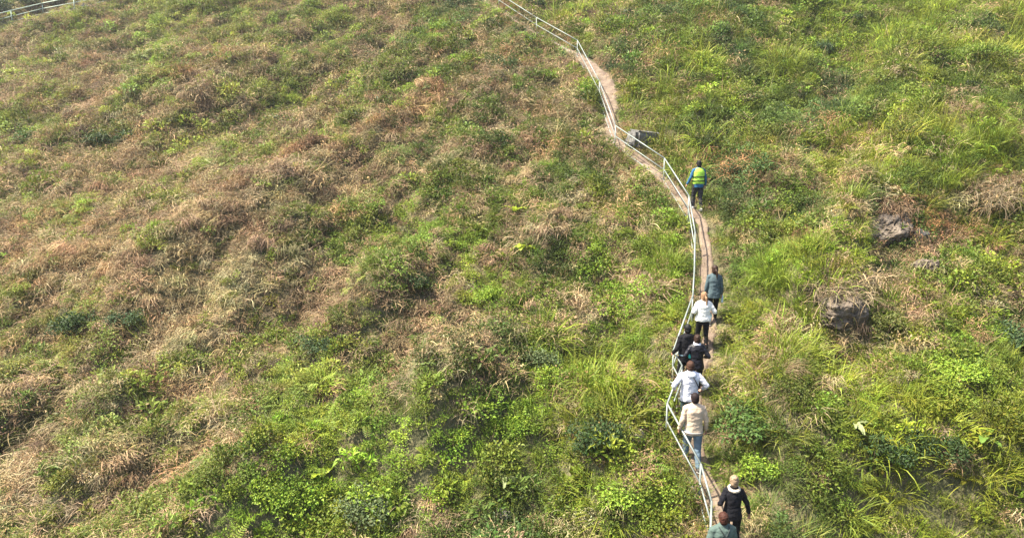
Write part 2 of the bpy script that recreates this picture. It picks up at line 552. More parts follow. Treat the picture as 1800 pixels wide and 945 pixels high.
# where the hill is dry, green, bright, dark: soft spots given by where they lie on the slope
#        px    py   rx   ry   amount
DRYNESS = [(1020, 720, 140, 70, -.3), (850, 760, 120, 60, -.3), (1120, 620, 70, 60, -.2), (180, 800, 260, 160, .42), (700, 400, 260, 200, .30), (950, 560, 180, 140, .22), (400, 600, 250, 120, .2), (900, 150, 140, 120, .2), (1450, 650, 120, 50, .2), (1600, 560, 150, 60, .25), (1720, 860, 80, 60, .2), (150, 330, 330, 260, .34), (60, 480, 200, 90, .30), (420, 400, 130, 90, .30), (650, 250, 90, 60, .28), (300, 170, 60, 150, .26),
           (600, 560, 250, 70, .12), (800, 240, 120, 60, .18), (760, 120, 50, 40, -.1), (330, 770, 120, 110, .22), (560, 300, 100, 60, .15),
           (1090, 60, 70, 70, .22), (1260, 300, 60, 30, .32), (1330, 290, 60, 40, .15), (1600, 400, 110, 80, .35), (1750, 330, 90, 70, .40),
           (1470, 530, 70, 60, .30), (1150, 790, 55, 60, .28), (730, 830, 70, 40, .10), (980, 540, 130, 60, .2), (1060, 420, 90, 60, .22),
           (200, 520, 200, 60, .16), (60, 620, 120, 50, .2), (500, 470, 160, 70, .1), (760, 690, 130, 30, .25), (1650, 910, 120, 50, .1),
           (285, 70, 30, 110, -.6), (60, 245, 60, 40, -.35), (300, 430, 60, 30, -.35), (380, 640, 190, 30, -.32), (150, 560, 60, 40, -.3),
           (700, 370, 110, 50, -.22), (860, 320, 120, 50, -.15), (560, 30, 60, 50, -.1), (620, 450, 90, 30, -.25), (520, 730, 90, 60, -.25),
           (720, 825, 240, 80, -.75), (490, 905, 130, 55, -.75), (930, 870, 180, 90, -.25), (1450, 120, 330, 150, -.25), (1700, 230, 200, 110, -.2),
           (1200, 440, 60, 90, -.25), (1380, 470, 60, 70, -.3), (1330, 760, 90, 90, -.3), (1550, 800, 130, 70, -.25), (860, 500, 60, 40, -.3),
           (230, 770, 60, 60, -.15), (1110, 900, 90, 50, -.25), (950, 640, 60, 40, -.3), (250, 690, 60, 40, -.2), (560, 560, 80, 20, -.2)]
BRIGHT = [(450, 925, 110, 55, 1.1), (590, 850, 130, 60, 1.0), (740, 790, 150, 50, .85), (850, 745, 110, 35, .6), (980, 700, 90, 35, .5), (1090, 640, 60, 50, .4), (620, 450, 70, 30, .5), (700, 370, 90, 40, .4), (380, 640, 150, 30, .5), (285, 70, 30, 110, .9),
          (1180, 440, 50, 90, .6), (1370, 480, 60, 60, .6), (1330, 850, 40, 40, .5), (1550, 60, 200, 60, .3), (1720, 250, 100, 50, .4), (1690, 650, 50, 50, .5), (860, 520, 40, 40, .6), (1080, 480, 50, 30, .5), (520, 30, 60, 60, .4), (230, 770, 50, 50, .5)]
YELLOW = [(1650, 300, 200, 80, .4), (1400, 480, 100, 100, .35), (1180, 460, 70, 100, .45), (1500, 250, 200, 120, .15), (640, 830, 170, 60, .5), (500, 900, 120, 50, .4), (1150, 700, 90, 120, .4),
          (1330, 880, 60, 90, .3), (1700, 720, 120, 100, .3), (1420, 640, 120, 70, .35), (300, 420, 300, 200, .25), (1700, 100, 200, 100, .35)]
def spots(px, py, L):
    s = np.zeros(px.shape)
    for x, y, rx, ry, a in L: s += a * np.exp(-((px - x) / rx) ** 2 - ((py - y) / ry) ** 2)
    return s

def candidates(step):
    """jittered grid over the visible part of the hill plus a margin"""
    x = np.arange(-62, 52, step); y = np.arange(6, 90, step)
    X, Y = np.meshgrid(x, y); X = X.ravel() + RNG.uniform(-.5, .5, X.size) * step; Y = Y.ravel() + RNG.uniform(-.5, .5, X.size) * step
    Z0 = plane_z(X, Y); px, py = project(X, Y, Z0)
    m = (px > -170) & (px < 1970) & (py > -110) & (py < 1110)
    X, Y = X[m], Y[m]; Z = ground_z(X, Y); px, py = project(X, Y, Z)
    d, hw = path_dist(X, Y)
    return X, Y, Z, px, py, d - hw

def dryness(X, Y, px, py):
    base = 0.465 - 0.10 * smooth(500, 1250, px) - 0.05 * smooth(1250, 1800, px) - 0.03 * smooth(500, 900, py)
    return (base + .48 * spots(px, py, [q for q in DRYNESS if q[4] > 0]) + .85 * spots(px, py, [q for q in DRYNESS if q[4] < 0]) + (fbm(X / 1.5, Y / 1.5, 40, 4) - .5) * .85 + (fbm(X / 6, Y / 6, 47, 2) - .5) * .25)

def mixc(a, b, t): return np.asarray(a)[None] * (1 - t[:, None]) + np.asarray(b)[None] * t[:, None]

def place(name, coll, nvar, m, cand, smin, smax, colr, label, tilt=.3, zoff=0.0, facing=None):
    X, Y, Z, px, py, pd = [c[m] for c in cand]
    n = len(X)
    az = RNG.uniform(0, 2 * math.pi, n) if facing is None else RNG.normal(facing, .8, n)
    th = .30                                              # plants lean out from the steep slope
    rot = np.stack([RNG.normal(0, tilt, n) + th * np.cos(az), RNG.normal(0, tilt, n) - th * np.sin(az), az], 1)
    s = RNG.uniform(smin, smax, n) * np.clip(.5 + pd * .8, .5, 1)
    s = s * (1 + .35 * smooth(20, 38, Y)) * (1 - .2 * smooth(15, 10, Y))
    line = 39 - px * .27; s = s * np.where((px < 200) & (py > line - 6) & (py < line + 24), .4, 1.0)
    scl = np.stack([s, s, s * RNG.uniform(.75, 1.3, n)], 1)
    c = colr[m] * np.exp(RNG.normal(0, 1, (n, 1)) * (.24 + .22 * smooth(18, 36, Y))[:, None]) * RNG.uniform(.9, 1.1, (n, 3))
    c = c * np.minimum(1, .42 / c.max(1, keepdims=True))
    return scatter(name, coll, nvar, np.stack([X, Y, Z + zoff], 1), rot, scl, np.clip(c, 0.008, .42), label)

leafy = proto_collection('leafy_plant', [make_leafy(230, .32, .34, .060, .6, 7) for _ in range(3)] + [make_leafy(330, .36, .34, .042, .6, 8) for _ in range(3)] + [make_leafy(90, .32, .40, .105, .45) for _ in range(1)], M_LEAF)
grass = proto_collection('grass_tuft', [make_grass(95, .48, .010, .28, 1.0, .4) for _ in range(2)] + [make_grass(75, .62, .012, .32, 1.1, .4) for _ in range(2)] + [make_grass(110, .34, .010, .28) for _ in range(1)], M_LEAF)
ferns = proto_collection('fern_plant', [make_fern(8, .5), make_fern(6, .6), make_fern(10, .42)], M_LEAF)
dry = proto_collection('dead_tangle', [make_dry(110, .42, .010, .4) for _ in range(3)] + [make_dry(90, .60, .011, .4, .35, .25) for _ in range(2)] + [make_dry(130, .28, .011, .4, .4) for _ in range(1)], M_DRY)
skirt = proto_collection('dead_frond', [make_skirt(90, .60, .010), make_skirt(70, .75, .010), make_skirt(110, .48, .009), make_skirt(60, .6, .012), make_skirt(45, .55, .011), make_skirt(80, .68, .009)], M_DRY)
deadleaf = proto_collection('withered_plant', [make_leafy(220, .34, .28, .055, .45) for _ in range(3)], M_DRY)
stick = proto_collection('dry_stalk', [make_sticks(1, 1.0), make_sticks(2, .8), make_sticks(3, .6)], M_DRY)

GREEN_A = (.070, .098, .014); GREEN_B = (.155, .210, .022); GREEN_C = (.060, .105, .040); OLIVE = (.25, .27, .060); YELL = (.27, .285, .024)
TAN = (.37, .275, .15); BROWN = (.25, .18, .098); STRAW = (.40, .34, .17); RUST = (.30, .14, .055)

def green_colour(X, Y, px, py):
    t = np.clip((fbm(X / 1.4, Y / 1.4, 60, 3) - .5) * 2.6 + .5, 0, 1)
    c = mixc(GREEN_A, GREEN_B, t)
    u = np.clip((fbm(X / 4, Y / 4, 66, 2) - .55) * 4, 0, 1)[:, None]; c = c * (1 - .6 * u) + np.asarray(GREEN_C)[None] * .6 * u
    y = np.clip(.8 * spots(px, py, YELLOW) + (fbm(X / 1.6, Y / 1.6, 70, 3) - .58) * 1.6, 0, .8)[:, None]
    c = c * (1 - y) + np.asarray(YELL)[None] * y * .9
    b_ = np.clip(spots(px, py, BRIGHT), 0, .9)[:, None]; c = c * (1 - b_) + np.asarray((.19, .275, .028))[None] * b_
    o = (smooth(900, 300, px) * smooth(800, 650, py + (px < 400) * 0) * .55 + (smooth(450, 300, px) * smooth(650, 800, py)) * .4)[:, None]; c = c * (1 - o) + np.asarray(OLIVE)[None] * o
    return c
def dry_colour(X, Y, px, py):
    t = np.clip((fbm(X / 1.8, Y / 1.8, 80, 3) - .5) * 3 + .35 + .35 * smooth(700, 100, px), 0, 1)  # tan share grows to the left: pale haze put into the plant colour
    c = mixc(BROWN, TAN, t)
    s = (np.clip((fbm(X / 1.1, Y / 1.1, 84, 2) - .6) * 4, 0, .8) * 1.0)[:, None]; c = c * (1 - s) + np.asarray(STRAW)[None] * s
    r = (np.exp(-((px - 1280) / 80) ** 2 - ((py - 298) / 34) ** 2) * .8 + np.exp(-((px - 1600) / 60) ** 2 - ((py - 400) / 45) ** 2) * .5)[:, None]
    r = np.clip(r + (fbm(X / 2, Y / 2, 88, 2) > .72)[:, None] * .35, 0, .9)
    return c * (1 - r) + np.asarray(RUST)[None] * r

# ground layer everywhere: low leafy plants and dead tangle
c1 = candidates(.24); X, Y, Z, px, py, pd = c1
dr = dryness(X, Y, px, py); u = RNG.random(len(X)); off = pd > np.where(py > 560, -.14, -.03) + .12 * RNG.random(len(X))
isdry = dr + (u - .5) * 1.05 > .52
lush = smooth(.5, .1, dr)
gc = green_colour(X, Y, px, py); dc = dry_colour(X, Y, px, py)
v = RNG.random(len(X))
grassy = smooth(900, 1300, px) * .22 + .12 + spots(px, py, [(1380, 470, 70, 80, .4), (1200, 440, 60, 110, .4), (1650, 300, 200, 100, .25), (1100, 880, 120, 90, .2), (700, 860, 200, 60, .15)])
place('leafy_ground_cover', leafy, 7, off & ~isdry & (v > grassy) & (u < .88), c1, .55, 1.15, gc, 'low green leafy plants covering the hillside')
place('grass', grass, 5, off & ~isdry & (v <= grassy), c1, .6, 1.1, gc * 1.05, 'long green and yellowish grass growing over the slope', .2)
place('dead_bracken', dry, 6, off & isdry & (v < .62), c1, .6, 1.15, dc, 'brown dead bracken and vines hanging over the slope', .35, 0, 0.0)
place('withered_plants', deadleaf, 3, off & isdry & (v >= .62), c1, .5, 1.0, dc * .9, 'withered brown plants between the green ones', .35)
# second, sparser layer standing higher in clumps
c2 = candidates(.42); X, Y, Z, px, py, pd = c2
dr = dryness(X, Y, px, py); off = pd > .35; u = RNG.random(len(X)); gc = green_colour(X, Y, px, py); dc = dry_colour(X, Y, px, py)
cl = fbm(X / 1.7, Y / 1.7, 91, 3)
place('tall_weeds', leafy, 7, off & (dr < .62) & (cl > .5) & (u < .85), c2, .9, 1.7, gc * .95, 'taller green weeds rising in clumps on the slope', .25)
place('ferns', ferns, 3, off & (dr < .62) & (cl < .5) & (u < .28), c2, .6, 1.05, gc, 'green fern fronds scattered over the slope', .3)
place('tall_grass', grass, 5, (pd > .25) & (dr < .6) & (u > .55) & (px > 950) & (fbm(X / 2.2, Y / 2.2, 95, 2) > .56 - .08 * smooth(1300, 1600, px)), c2, 1.1, 1.75, .5 * gc + .5 * mixc(gc.mean(0), YELL, np.full(len(X), .6)), 'tall bright grass standing on the right of the slope', .2)
place('dry_tangles', dry, 6, off & (dr > .5) & (cl > .48) & (u < .7), c2, .6, 1.25, dc * .85, 'thick brown tangles of dead vines on the slope', .4, 0, 0.0)
place('dead_fronds', skirt, 6, off & (dr > .38 + .26 * RNG.random(len(X))) & (cl > .42) & (RNG.random(len(X)) < .62), c2, .55, 1.25, dc * .72, 'brown dead fronds matted and drooping down the slope', .3, .08, 0.0)
place('dry_stalks', stick, 3, off & (u > .86 - .10 * smooth(1200, 500, px)), c2, .5, 1.2, mixc(TAN, STRAW, RNG.random(len(X))) * 1.1, 'pale dry stalks sticking out of the undergrowth', .35)

# ------------------------------------------------------------------ tubes for rails
def tube_mesh(name, pts, r, sides=10):
    bm = bmesh.new()
    for a, b in zip(pts[:-1], pts[1:]):
        d = (b - a); L = d.length
        mt = Matrix.Translation((a + b) / 2) @ d.to_track_quat('Z', 'Y').to_matrix().to_4x4()
        bmesh.ops.create_cone(bm, cap_ends=True, segments=sides, radius1=r, radius2=r, depth=L, matrix=mt)
    for p in pts[1:-1]:
        bmesh.ops.create_icosphere(bm, subdivisions=2, radius=r * 1.02, matrix=Matrix.Translation(p))
    me = bpy.data.meshes.new(name); bm.to_mesh(me); bm.free()
    return me

PIPE = plain('galvanised_pipe', (.23, .26, .24), .55, .12, 5.0, .35, .05)
def railing(name, tops, label, h=0.88, r=0.022, low=True, M_PIPE=None):
    M_PIPE = M_PIPE or PIPE
    bases = [at(x, y, h) for x, y in tops]
    o0 = bases[len(bases) // 2]
    root = empty(name, o0)
    tag(root, label, 'railing')
    loc = [b - o0 for b in bases]
    T = [b + Vector((0, 0, h)) for b in loc]
    link('top_rail', tube_mesh('top_rail', T, r), M_PIPE, root)
    link('middle_rail', tube_mesh('middle_rail', [b + Vector((0, 0, h * .52)) for b in loc], r * .82), M_PIPE, root)
    if low: link('bottom_rail', tube_mesh('bottom_rail', [b + Vector((0, 0, .07)) for b in loc], r * .75), M_PIPE, root)
    for b in loc:
        p = tube_mesh('post', [Vector((0, 0, -.35)), Vector((0, 0, h - .005))], r * .95)
        po = link('post', p, M_PIPE, root); po.location = b
        fl = bmesh.new(); bmesh.ops.create_cone(fl, cap_ends=True, segments=12, radius1=.07, radius2=.06, depth=.04, matrix=Matrix.Translation((0, 0, .03)))
        fm = bpy.data.meshes.new('footing'); fl.to_mesh(fm); fl.free()
        link('footing', fm, M_PIPE, po)
    return root

railing('path_railing', [(820, -47), (877, -11), (943, 31), (1015, 71), (1054, 144), (1082, 221), (1168, 278), (1211, 344), (1222, 408), (1221, 468), (1218, 519),
                         (1184, 615), (1199, 642), (1173, 709), (1232, 815), (1251, 881), (1249, 945), (1244, 1030)],
        'long zigzag railing of pale metal pipes following the dirt path uphill')
railing('far_railing', [(-150, 62), (-95, 48), (-38, 33), (19, 19), (74, 6), (129, -5), (185, -16)],
        'short far stretch of pale pipe railing across the upper left corner', r=.036, M_PIPE=plain('pale_green_pipe', (.42, .50, .42), .6, .1, 5, 0, .05))

# ------------------------------------------------------------------ shrubs that stand out
def shrub_meshes(seed, rad, leaf, dens):
    random.seed(seed)
    s = Leaves(); st = Leaves()
    lumps = []
    for k in range(11):
        a = random.uniform(0, 2 * math.pi); q = rad * math.sqrt(random.random()) * .7
        c = Vector((math.cos(a) * q, math.sin(a) * q, rad * random.uniform(.25, .95) * (1 - .4 * q / rad)))
        lumps.append((c, rad * random.uniform(.25, .42)))
        base = Vector((c.x * .12, c.y * .12, -.1)); mid = base.lerp(c, .5) + rand_unit() * .05
        st.stem(base, mid, .03 * rad, (1, 1, 1), .022 * rad); st.stem(mid, c, .022 * rad, (1, 1, 1), .008)
    for k in range(dens):
        c, r = random.choice(lumps); u = rand_unit()
        if u.z < -.3: u.z *= -.5
        p = c + u * r * random.uniform(.55, 1.1)
        d = (u * .7 + rand_unit()).normalized(); l = leaf * random.uniform(.6, 1.3)
        s.leaf(p, d, (u + Vector((0, 0, .8))).normalized(), l, l * .55, tint(.3, .15))
    return s, st

M_BARK = leaf_mat('shrub_bark', (.13, .09, .06), .0, .9)
FOL = {'dark': leaf_mat('dark_foliage', (.040, .070, .018)), 'mid': leaf_mat('mid_foliage', (.065, .115, .022)),
       'bright': leaf_mat('bright_foliage', (.20, .29, .030)), 'blue': leaf_mat('bluish_foliage', (.065, .105, .040)),
       'grey': leaf_mat('grey_foliage', (.115, .150, .060)), 'olive': leaf_mat('olive_foliage', (.13, .145, .035))}
SHRUBS = [(735, 150, .75, 'dark', 'dark green shrub high on the slope, left of the path railing'),
          (862, 535, .62, 'bright', 'bright yellow green bush alone in the middle of the slope'),
          (1325, 765, .85, 'mid', 'round mid green shrub right of the path, nearest the man in beige'),
          (1330, 850, .52, 'bright', 'small bright green bush right behind the woman with the cream collar'),
          (140, 590, .85, 'dark', 'dark green shrub on the left part of the slope, wider of two neighbours'),
          (226, 572, .6, 'blue', 'narrow bluish green shrub just right of a wider dark one on the left'),
          (1545, 835, .75, 'dark', 'dark green shrub low on the right with a bright bush beside it'),
          (1588, 815, .42, 'bright', 'small bright green bush tucked between dark shrubs low on the right'),
          (1640, 800, .62, 'dark', 'dark green shrub at the right edge of the dark hollow low on the right'),
          (1300, 45, .9, 'mid', 'mid green shrub at the top of the slope right of the path'),
          (1452, 100, .8, 'blue', 'bluish green shrub on the upper right part of the slope'),
          (1500, 40, .6, 'dark', 'dark small shrub near the top edge on the right'),
          (950, 665, .65, 'grey', 'pale greyish green bush left of the railing, below the middle of the slope'),
          (1058, 800, .72, 'dark', 'dark leafy shrub low on the slope left of the railing'),
          (1690, 665, .6, 'bright', 'bright upright bush on the right, lower than the brown rock outcrop'),
          (1770, 630, .75, 'blue', 'bluish green shrub at the right edge of the slope'),
          (1100, 905, .62, 'bright', 'bright green bush low on the slope just left of the railing'),
          (200, 262, 1.1, 'dark', 'dark green shrub among dry vines on the upper left slope'),
          (58, 262, .95, 'mid', 'mid green shrub close to the left edge, under the far railing'),
          (945, 660 - 640, .9, 'dark', 'dark green shrub at the top beside the upper end of the path'),
          (640, 905, .62, 'grey', 'greyish green bush at the bottom of the green bank'),
          (480, 900, .55, 'bright', 'bright light green bush at the lower left end of the green bank'),
          (1400, 285, .7, 'mid', 'mid green shrub right of the guide in the yellow vest'),
          (1240, 90, .65, 'olive', 'olive green shrub right of the path above the grey boulder'),
          (1560, 600, .62, 'olive', 'olive shrub just below the brown rock outcrop'),
          (720, 510, .62, 'dark', 'dark shrub in a small hollow in the middle of the slope'),
          (560, 615, .6, 'blue', 'bluish dark shrub between dry patches left of centre'),
          (5, 27, 1.25, 'dark', 'dark shrub beyond the far railing, at the very corner'),
          (48, 16, 1.25, 'dark', 'dark shrub beyond the far railing, second from the corner'),
          (95, 4, 1.2, 'blue', 'bluish shrub beyond the far railing, third from the corner'),
          (185, 8, 1.0, 'mid', 'dark shrub just right of the black rock near the far railing')]
fol_mesh = {}
for k, (sd, dens) in enumerate([(101, 1500), (202, 1700), (303, 1500)]):
    a, b = shrub_meshes(sd, 1.0, .10, dens)
    fol_mesh[k] = (a, b)
_sm = {}
for i, (x, y, r, tone, lab) in enumerate(SHRUBS):
    k = i % 3
    key = (k, tone)
    if key not in _sm:
        a, b = fol_mesh[k]; fm = a.mesh('foliage'); fm.materials.append(FOL[tone]); bmsh = b.mesh('stem'); bmsh.materials.append(M_BARK)
        _sm[key] = (fm, bmsh)
    fm, sm = _sm[key]
    p = at(x, y)
    root = empty('shrub', p - Vector((0, 0, .05)), random.uniform(0, 6.28)); root.scale = (r * 1.15, r * 1.15, r * random.uniform(.95, 1.2))
    tag(root, lab, 'shrub', 'shrubs standing out of the undergrowth')
    f = bpy.data.objects.new('foliage', fm); col.objects.link(f); f.parent = root
    f = bpy.data.objects.new('stem', sm); col.objects.link(f); f.parent = root

# big grass clumps
gm = None
M_GRASSB = leaf_mat('bright_grass', (.17, .22, .028))
for i, (x, y, s_, lab) in enumerate([(1372, 500, 1.5, 'largest fountain of bright long grass right of the path'), (1412, 560, 1.2, 'bright upright grass clump left of the brown outcrop'),
                                     (1172, 470, 1.2, 'bright grass clump left of the straight stretch of railing'), (1650, 330, 1.3, 'yellow green grass clump above the rock outcrop'),
                                     (1740, 250, 1.3, 'yellow green grass clump near the right edge of the slope'), (1490, 350, 1.1, 'upright green grass clump uphill of the rock outcrop, left side')]):
    if gm is None or i == 3:
        random.seed(50 + i); gm = make_grass(230, .75, .014, .38, 1.0, .4).mesh('grass_clump'); gm.materials.append(M_GRASSB)
    o = bpy.data.objects.new('grass_clump', gm); col.objects.link(o); o.location = at(x, y); o.scale = (s_,) * 3; o.rotation_euler = (0, 0, i * 1.3)
    tag(o, lab, 'grass clump', 'big clumps of bright long grass')

# ------------------------------------------------------------------ broad-leaved plants
def big_leaf(L, W, bend, curl=.12):
    bm = bmesh.new(); n = 12; m = 6; rows = []
    ang = 0.9; q = Vector((0, 0, 0))
    for i in range(n + 1):
        t = i / n; w = W * (math.sin(math.pi * min(1, (t * .92 + .06))) ** .65) * (1 - .15 * t)
        row = []
        for j in range(m + 1):
            s = j / m * 2 - 1
            row.append(bm.verts.new((s * w / 2, q.x, q.z + abs(s) * w * curl + .012 * math.sin(i * 2.2) * abs(s))))
        rows.append(row)
        q = q + Vector((math.cos(ang), 0, math.sin(ang))) * (L / n); ang -= bend / n
    for i in range(n):
        for j in range(m): bm.faces.new((rows[i][j], rows[i][j + 1], rows[i + 1][j + 1], rows[i + 1][j]))
    me = bpy.data.meshes.new('leaf'); bm.to_mesh(me); bm.free()
    a = me.attributes.new('tint', 'FLOAT_COLOR', 'POINT'); a.data.foreach_set('color', np.ones(len(me.vertices) * 4, dtype=np.float32))
    return me
def broad_plant(x, y, L, W, nl, mat, lab, stemh=.35, rz=0, bend=1.8):
    p = at(x, y); root = empty('broad_leaf_plant', p, rz); tag(root, lab, 'plant', None)
    stm = tube_mesh('stalk', [Vector((0, 0, -.1)), Vector((0, 0, stemh))], .03)
    link('stalk', stm, M_STALK, root)
    for k in range(nl):
        a = 2 * math.pi * k / nl + rv(-.4, .4)
        o = link('leaf', big_leaf(L * random.uniform(.75, 1.1), W * random.uniform(.8, 1.1), bend * random.uniform(.8, 1.2)), mat, root)
        o.location = (0, 0, stemh * random.uniform(.6, 1)); o.rotation_euler = (rv(-.2, .3), rv(-.2, .2), a)
M_STALK = plain('plant_stalk', (.20, .24, .06), .6)
M_BIG = leaf_mat('broad_leaf_lime', (.33, .42, .04), .4, .4); M_BIGG = leaf_mat('broad_leaf_green', (.13, .22, .04), .35, .4)
M_BIGP = leaf_mat('broad_leaf_pale', (.30, .34, .15), .3, .5)
random.seed(9)
broad_plant(905, 385, .62, .2, 5, M_BIG, 'lime green broad leaved plant in the middle of the slope, upper of two', .3, .4)
broad_plant(922, 446, .6, .24, 6, M_BIG, 'lime green broad leaved plant in the middle of the slope, lower of two', .2, 1.1, 2.4)
broad_plant(570, 845, .42, .26, 2, M_BIG, 'single big round lime leaf on the green bank at lower left', .2, 2.8, 1.2)
broad_plant(885, 850, .65, .12, 7, M_BIGP, 'pale greyish plant with long narrow leaves low in the middle', .15, .2, 2.2)
broad_plant(1500, 762, .55, .12, 7, M_BIGP, 'pale long leaved plant in front of the dark hollow on the right', .2, .7, 1.8)
broad_plant(1455, 100, .5, .14, 5, M_BIGG, 'green long leaved plant beside the bluish shrub at upper right', .3)
broad_plant(250, 215, .5, .2, 4, M_BIGP, 'pale broad leaved plant among dry vines at upper left', .35)
broad_plant(145, 215, .5, .2, 4, M_BIG, 'yellow green broad leaved plant at upper left', .3)
broad_plant(1730, 790, .5, .2, 5, M_BIGG, 'green broad leaved plant low near the right edge', .25)
broad_plant(1150, 710, .5, .05, 9, M_BIG, 'bright narrow leaved plant against the railing by the man in white', .1, 0, 1.6)

# ------------------------------------------------------------------ rocks
def rock_mesh(name, sx, sy, sz, seed, flat=.0, box=False):
    bm = bmesh.new()
    if box:
        bmesh.ops.create_cube(bm, size=2.0)
        bmesh.ops.bevel(bm, geom=list(bm.edges), offset=.22, segments=2, affect='EDGES')
        bmesh.ops.subdivide_edges(bm, edges=list(bm.edges), cuts=4, use_grid_fill=True)
    else:
        bmesh.ops.create_icosphere(bm, subdivisions=5, radius=1.0)
    rs = np.random.default_rng(seed)
    cuts = [(Vector(rs.normal(size=3)).normalized(), rs.uniform(.62, .92)) for _ in range(13 if not box else 3)]
    from mathutils import noise as mn
    for v in bm.verts:
        for nrm, dd in cuts:
            e = v.co.dot(nrm) - dd * (1.0 if not box else 1.35)
            if e > 0: v.co -= nrm * e
        q = v.co + Vector((seed, seed * .7, 0))
        rg = abs(mn.noise(q * 2.1)); v.co += v.co.normalized() * (mn.fractal(q * 1.8, .8, 2.1, 6) * .16 - (.10 if rg < .035 else 0) - .05 * ((v.co.z * 4.3 + mn.noise(q) * 1.2) % 1.0))
        v.co.x *= sx; v.co.y *= sy; v.co.z *= sz
    me = bpy.data.meshes.new(name); bm.to_mesh(me); bm.free(); return me
RK_GREY = rock_mat('grey_stone', (.06, .058, .055), (.20, .195, .18), (.12, .115, .105))
RK_BROWN = rock_mat('brown_stone', (.06, .048, .038), (.20, .165, .13), (.12, .092, .066))
RK_DARK = rock_mat('dark_stone', (.02, .02, .022), (.08, .08, .08), (.04, .04, .04))
RK_PALE = rock_mat('pale_stone', (.22, .19, .16), (.48, .44, .38), (.34, .30, .25))
def rock(x, y, sx, sy, sz, mat, lab, seed, rz=0, sink=.3, box=False, tilt=(0, 0)):
    p = at(x, y); o = link('boulder' if sz > .25 else 'stone', rock_mesh('boulder', sx, sy, sz, seed, box=box), mat, None, False)
    o.location = p + Vector((0, 0, sz * (1 - sink) - .1)); o.rotation_euler = (tilt[0], tilt[1], rz); tag(o, lab, 'rock')
rock(1132, 258, .66, .45, .40, RK_GREY, 'flat topped grey boulder beside the path below the steep stretch', 3, .35, .15, True, (.12, .08))
rock(1098, 268, .2, .16, .14, RK_PALE, 'small pale stone at the foot of the grey boulder', 31, .3, .4)
rock(1475, 565, .9, .6, .6, RK_BROWN, 'dark brown rock face under hanging vines, lowest of the outcrop', 5, .5, .6)
rock(1560, 410, .95, .6, .6, RK_BROWN, 'brown grey rock with a sloping face, upper left of the outcrop', 6, .6, .6, False, (.3, -.2))
rock(1612, 432, .34, .3, .36, RK_DARK, 'small dark round rock in the middle of the outcrop', 7, 0, .2)
rock(1625, 478, .5, .4, .4, RK_BROWN, 'brownish rock at the right side of the outcrop under the dark round one', 8, 1, .6)
rock(1118, 772, .28, .22, .2, RK_PALE, 'pale stone in the weeds left of the railing by the man in beige', 9, 0, .3)
rock(1098, 752, .16, .14, .12, RK_PALE, 'small pale stone just above a larger one left of the railing', 10, 0, .3)
rock(150, 26, .42, .4, .55, RK_DARK, 'black rock beside the right end of the far railing', 11, 0, .25)
rock(1125, 322, .14, .12, .12, RK_GREY, 'small grey stone below the path near the kinked railing', 12, 0, .3)
rock(1058, 102, .22, .12, .08, RK_PALE, 'flat pale stone at the upper bend of the path', 13, .2, .2)
rock(885, 900, .2, .3, .16, RK_PALE, 'pale stone low in the middle among narrow leaves', 14, .4, .2)

M_VINE = leaf_mat('hanging_vine', (.19, .145, .085), .1, .85); M_VINEB = leaf_mat('brown_vine', (.16, .105, .06), .1, .85)
random.seed(77)
for i, (x, y, n_, L_, sp, dz, mt_, lab) in enumerate([(1462, 522, 420, .75, .65, .1, M_VINE, 'grey brown mat of dry vines hanging over the lowest rock face'),
        (1565, 375, 420, .6, .5, .1, M_VINEB, 'brown dead fern mat hanging over the upper left rock'),
        (1745, 345, 650, .95, .95, .0, M_VINE, 'widest tangle of pale dry vines, near the right edge of the slope'),
        (1655, 430, 300, .6, .5, .0, M_VINEB, 'brown vine tangle between the outcrop and the wide pale tangle')]):
    me = make_dry(n_, L_, .016, .35, sp, .3).mesh('vine_tangle'); me.materials.append(mt_)
    o = bpy.data.objects.new('vine_tangle', me); col.objects.link(o); o.location = at(x, y) + Vector((0, 0, dz)); o.rotation_euler = (.4, 0, 0); tag(o, lab, 'vines')

pst = bpy.data.collections.new('path_stone')
for k in range(3):
    me = rock_mesh('path_stone', 1, .8, .5, 40 + k); me.materials.append(RK_PALE if k else RK_GREY); pst.objects.link(bpy.data.objects.new('path_stone_%d' % k, me))
pk = RNG.integers(0, len(rib), 420); pts_ = np.array([(rib[k].x + RNG.normal(0, .24), rib[k].y + RNG.normal(0, .1)) for k in pk])
nn_ = len(pts_); zz_ = ground_z(pts_[:, 0], pts_[:, 1]) + .05; ss_ = RNG.uniform(.012, .045, (nn_, 1)) * np.ones((1, 3))
scatter('path_gravel', pst, 3, np.column_stack([pts_, zz_]), RNG.uniform(0, 6, (nn_, 3)) * np.array([.1, .1, 1]), ss_, np.full((nn_, 3), .3), 'loose small stones lying on the dirt path')

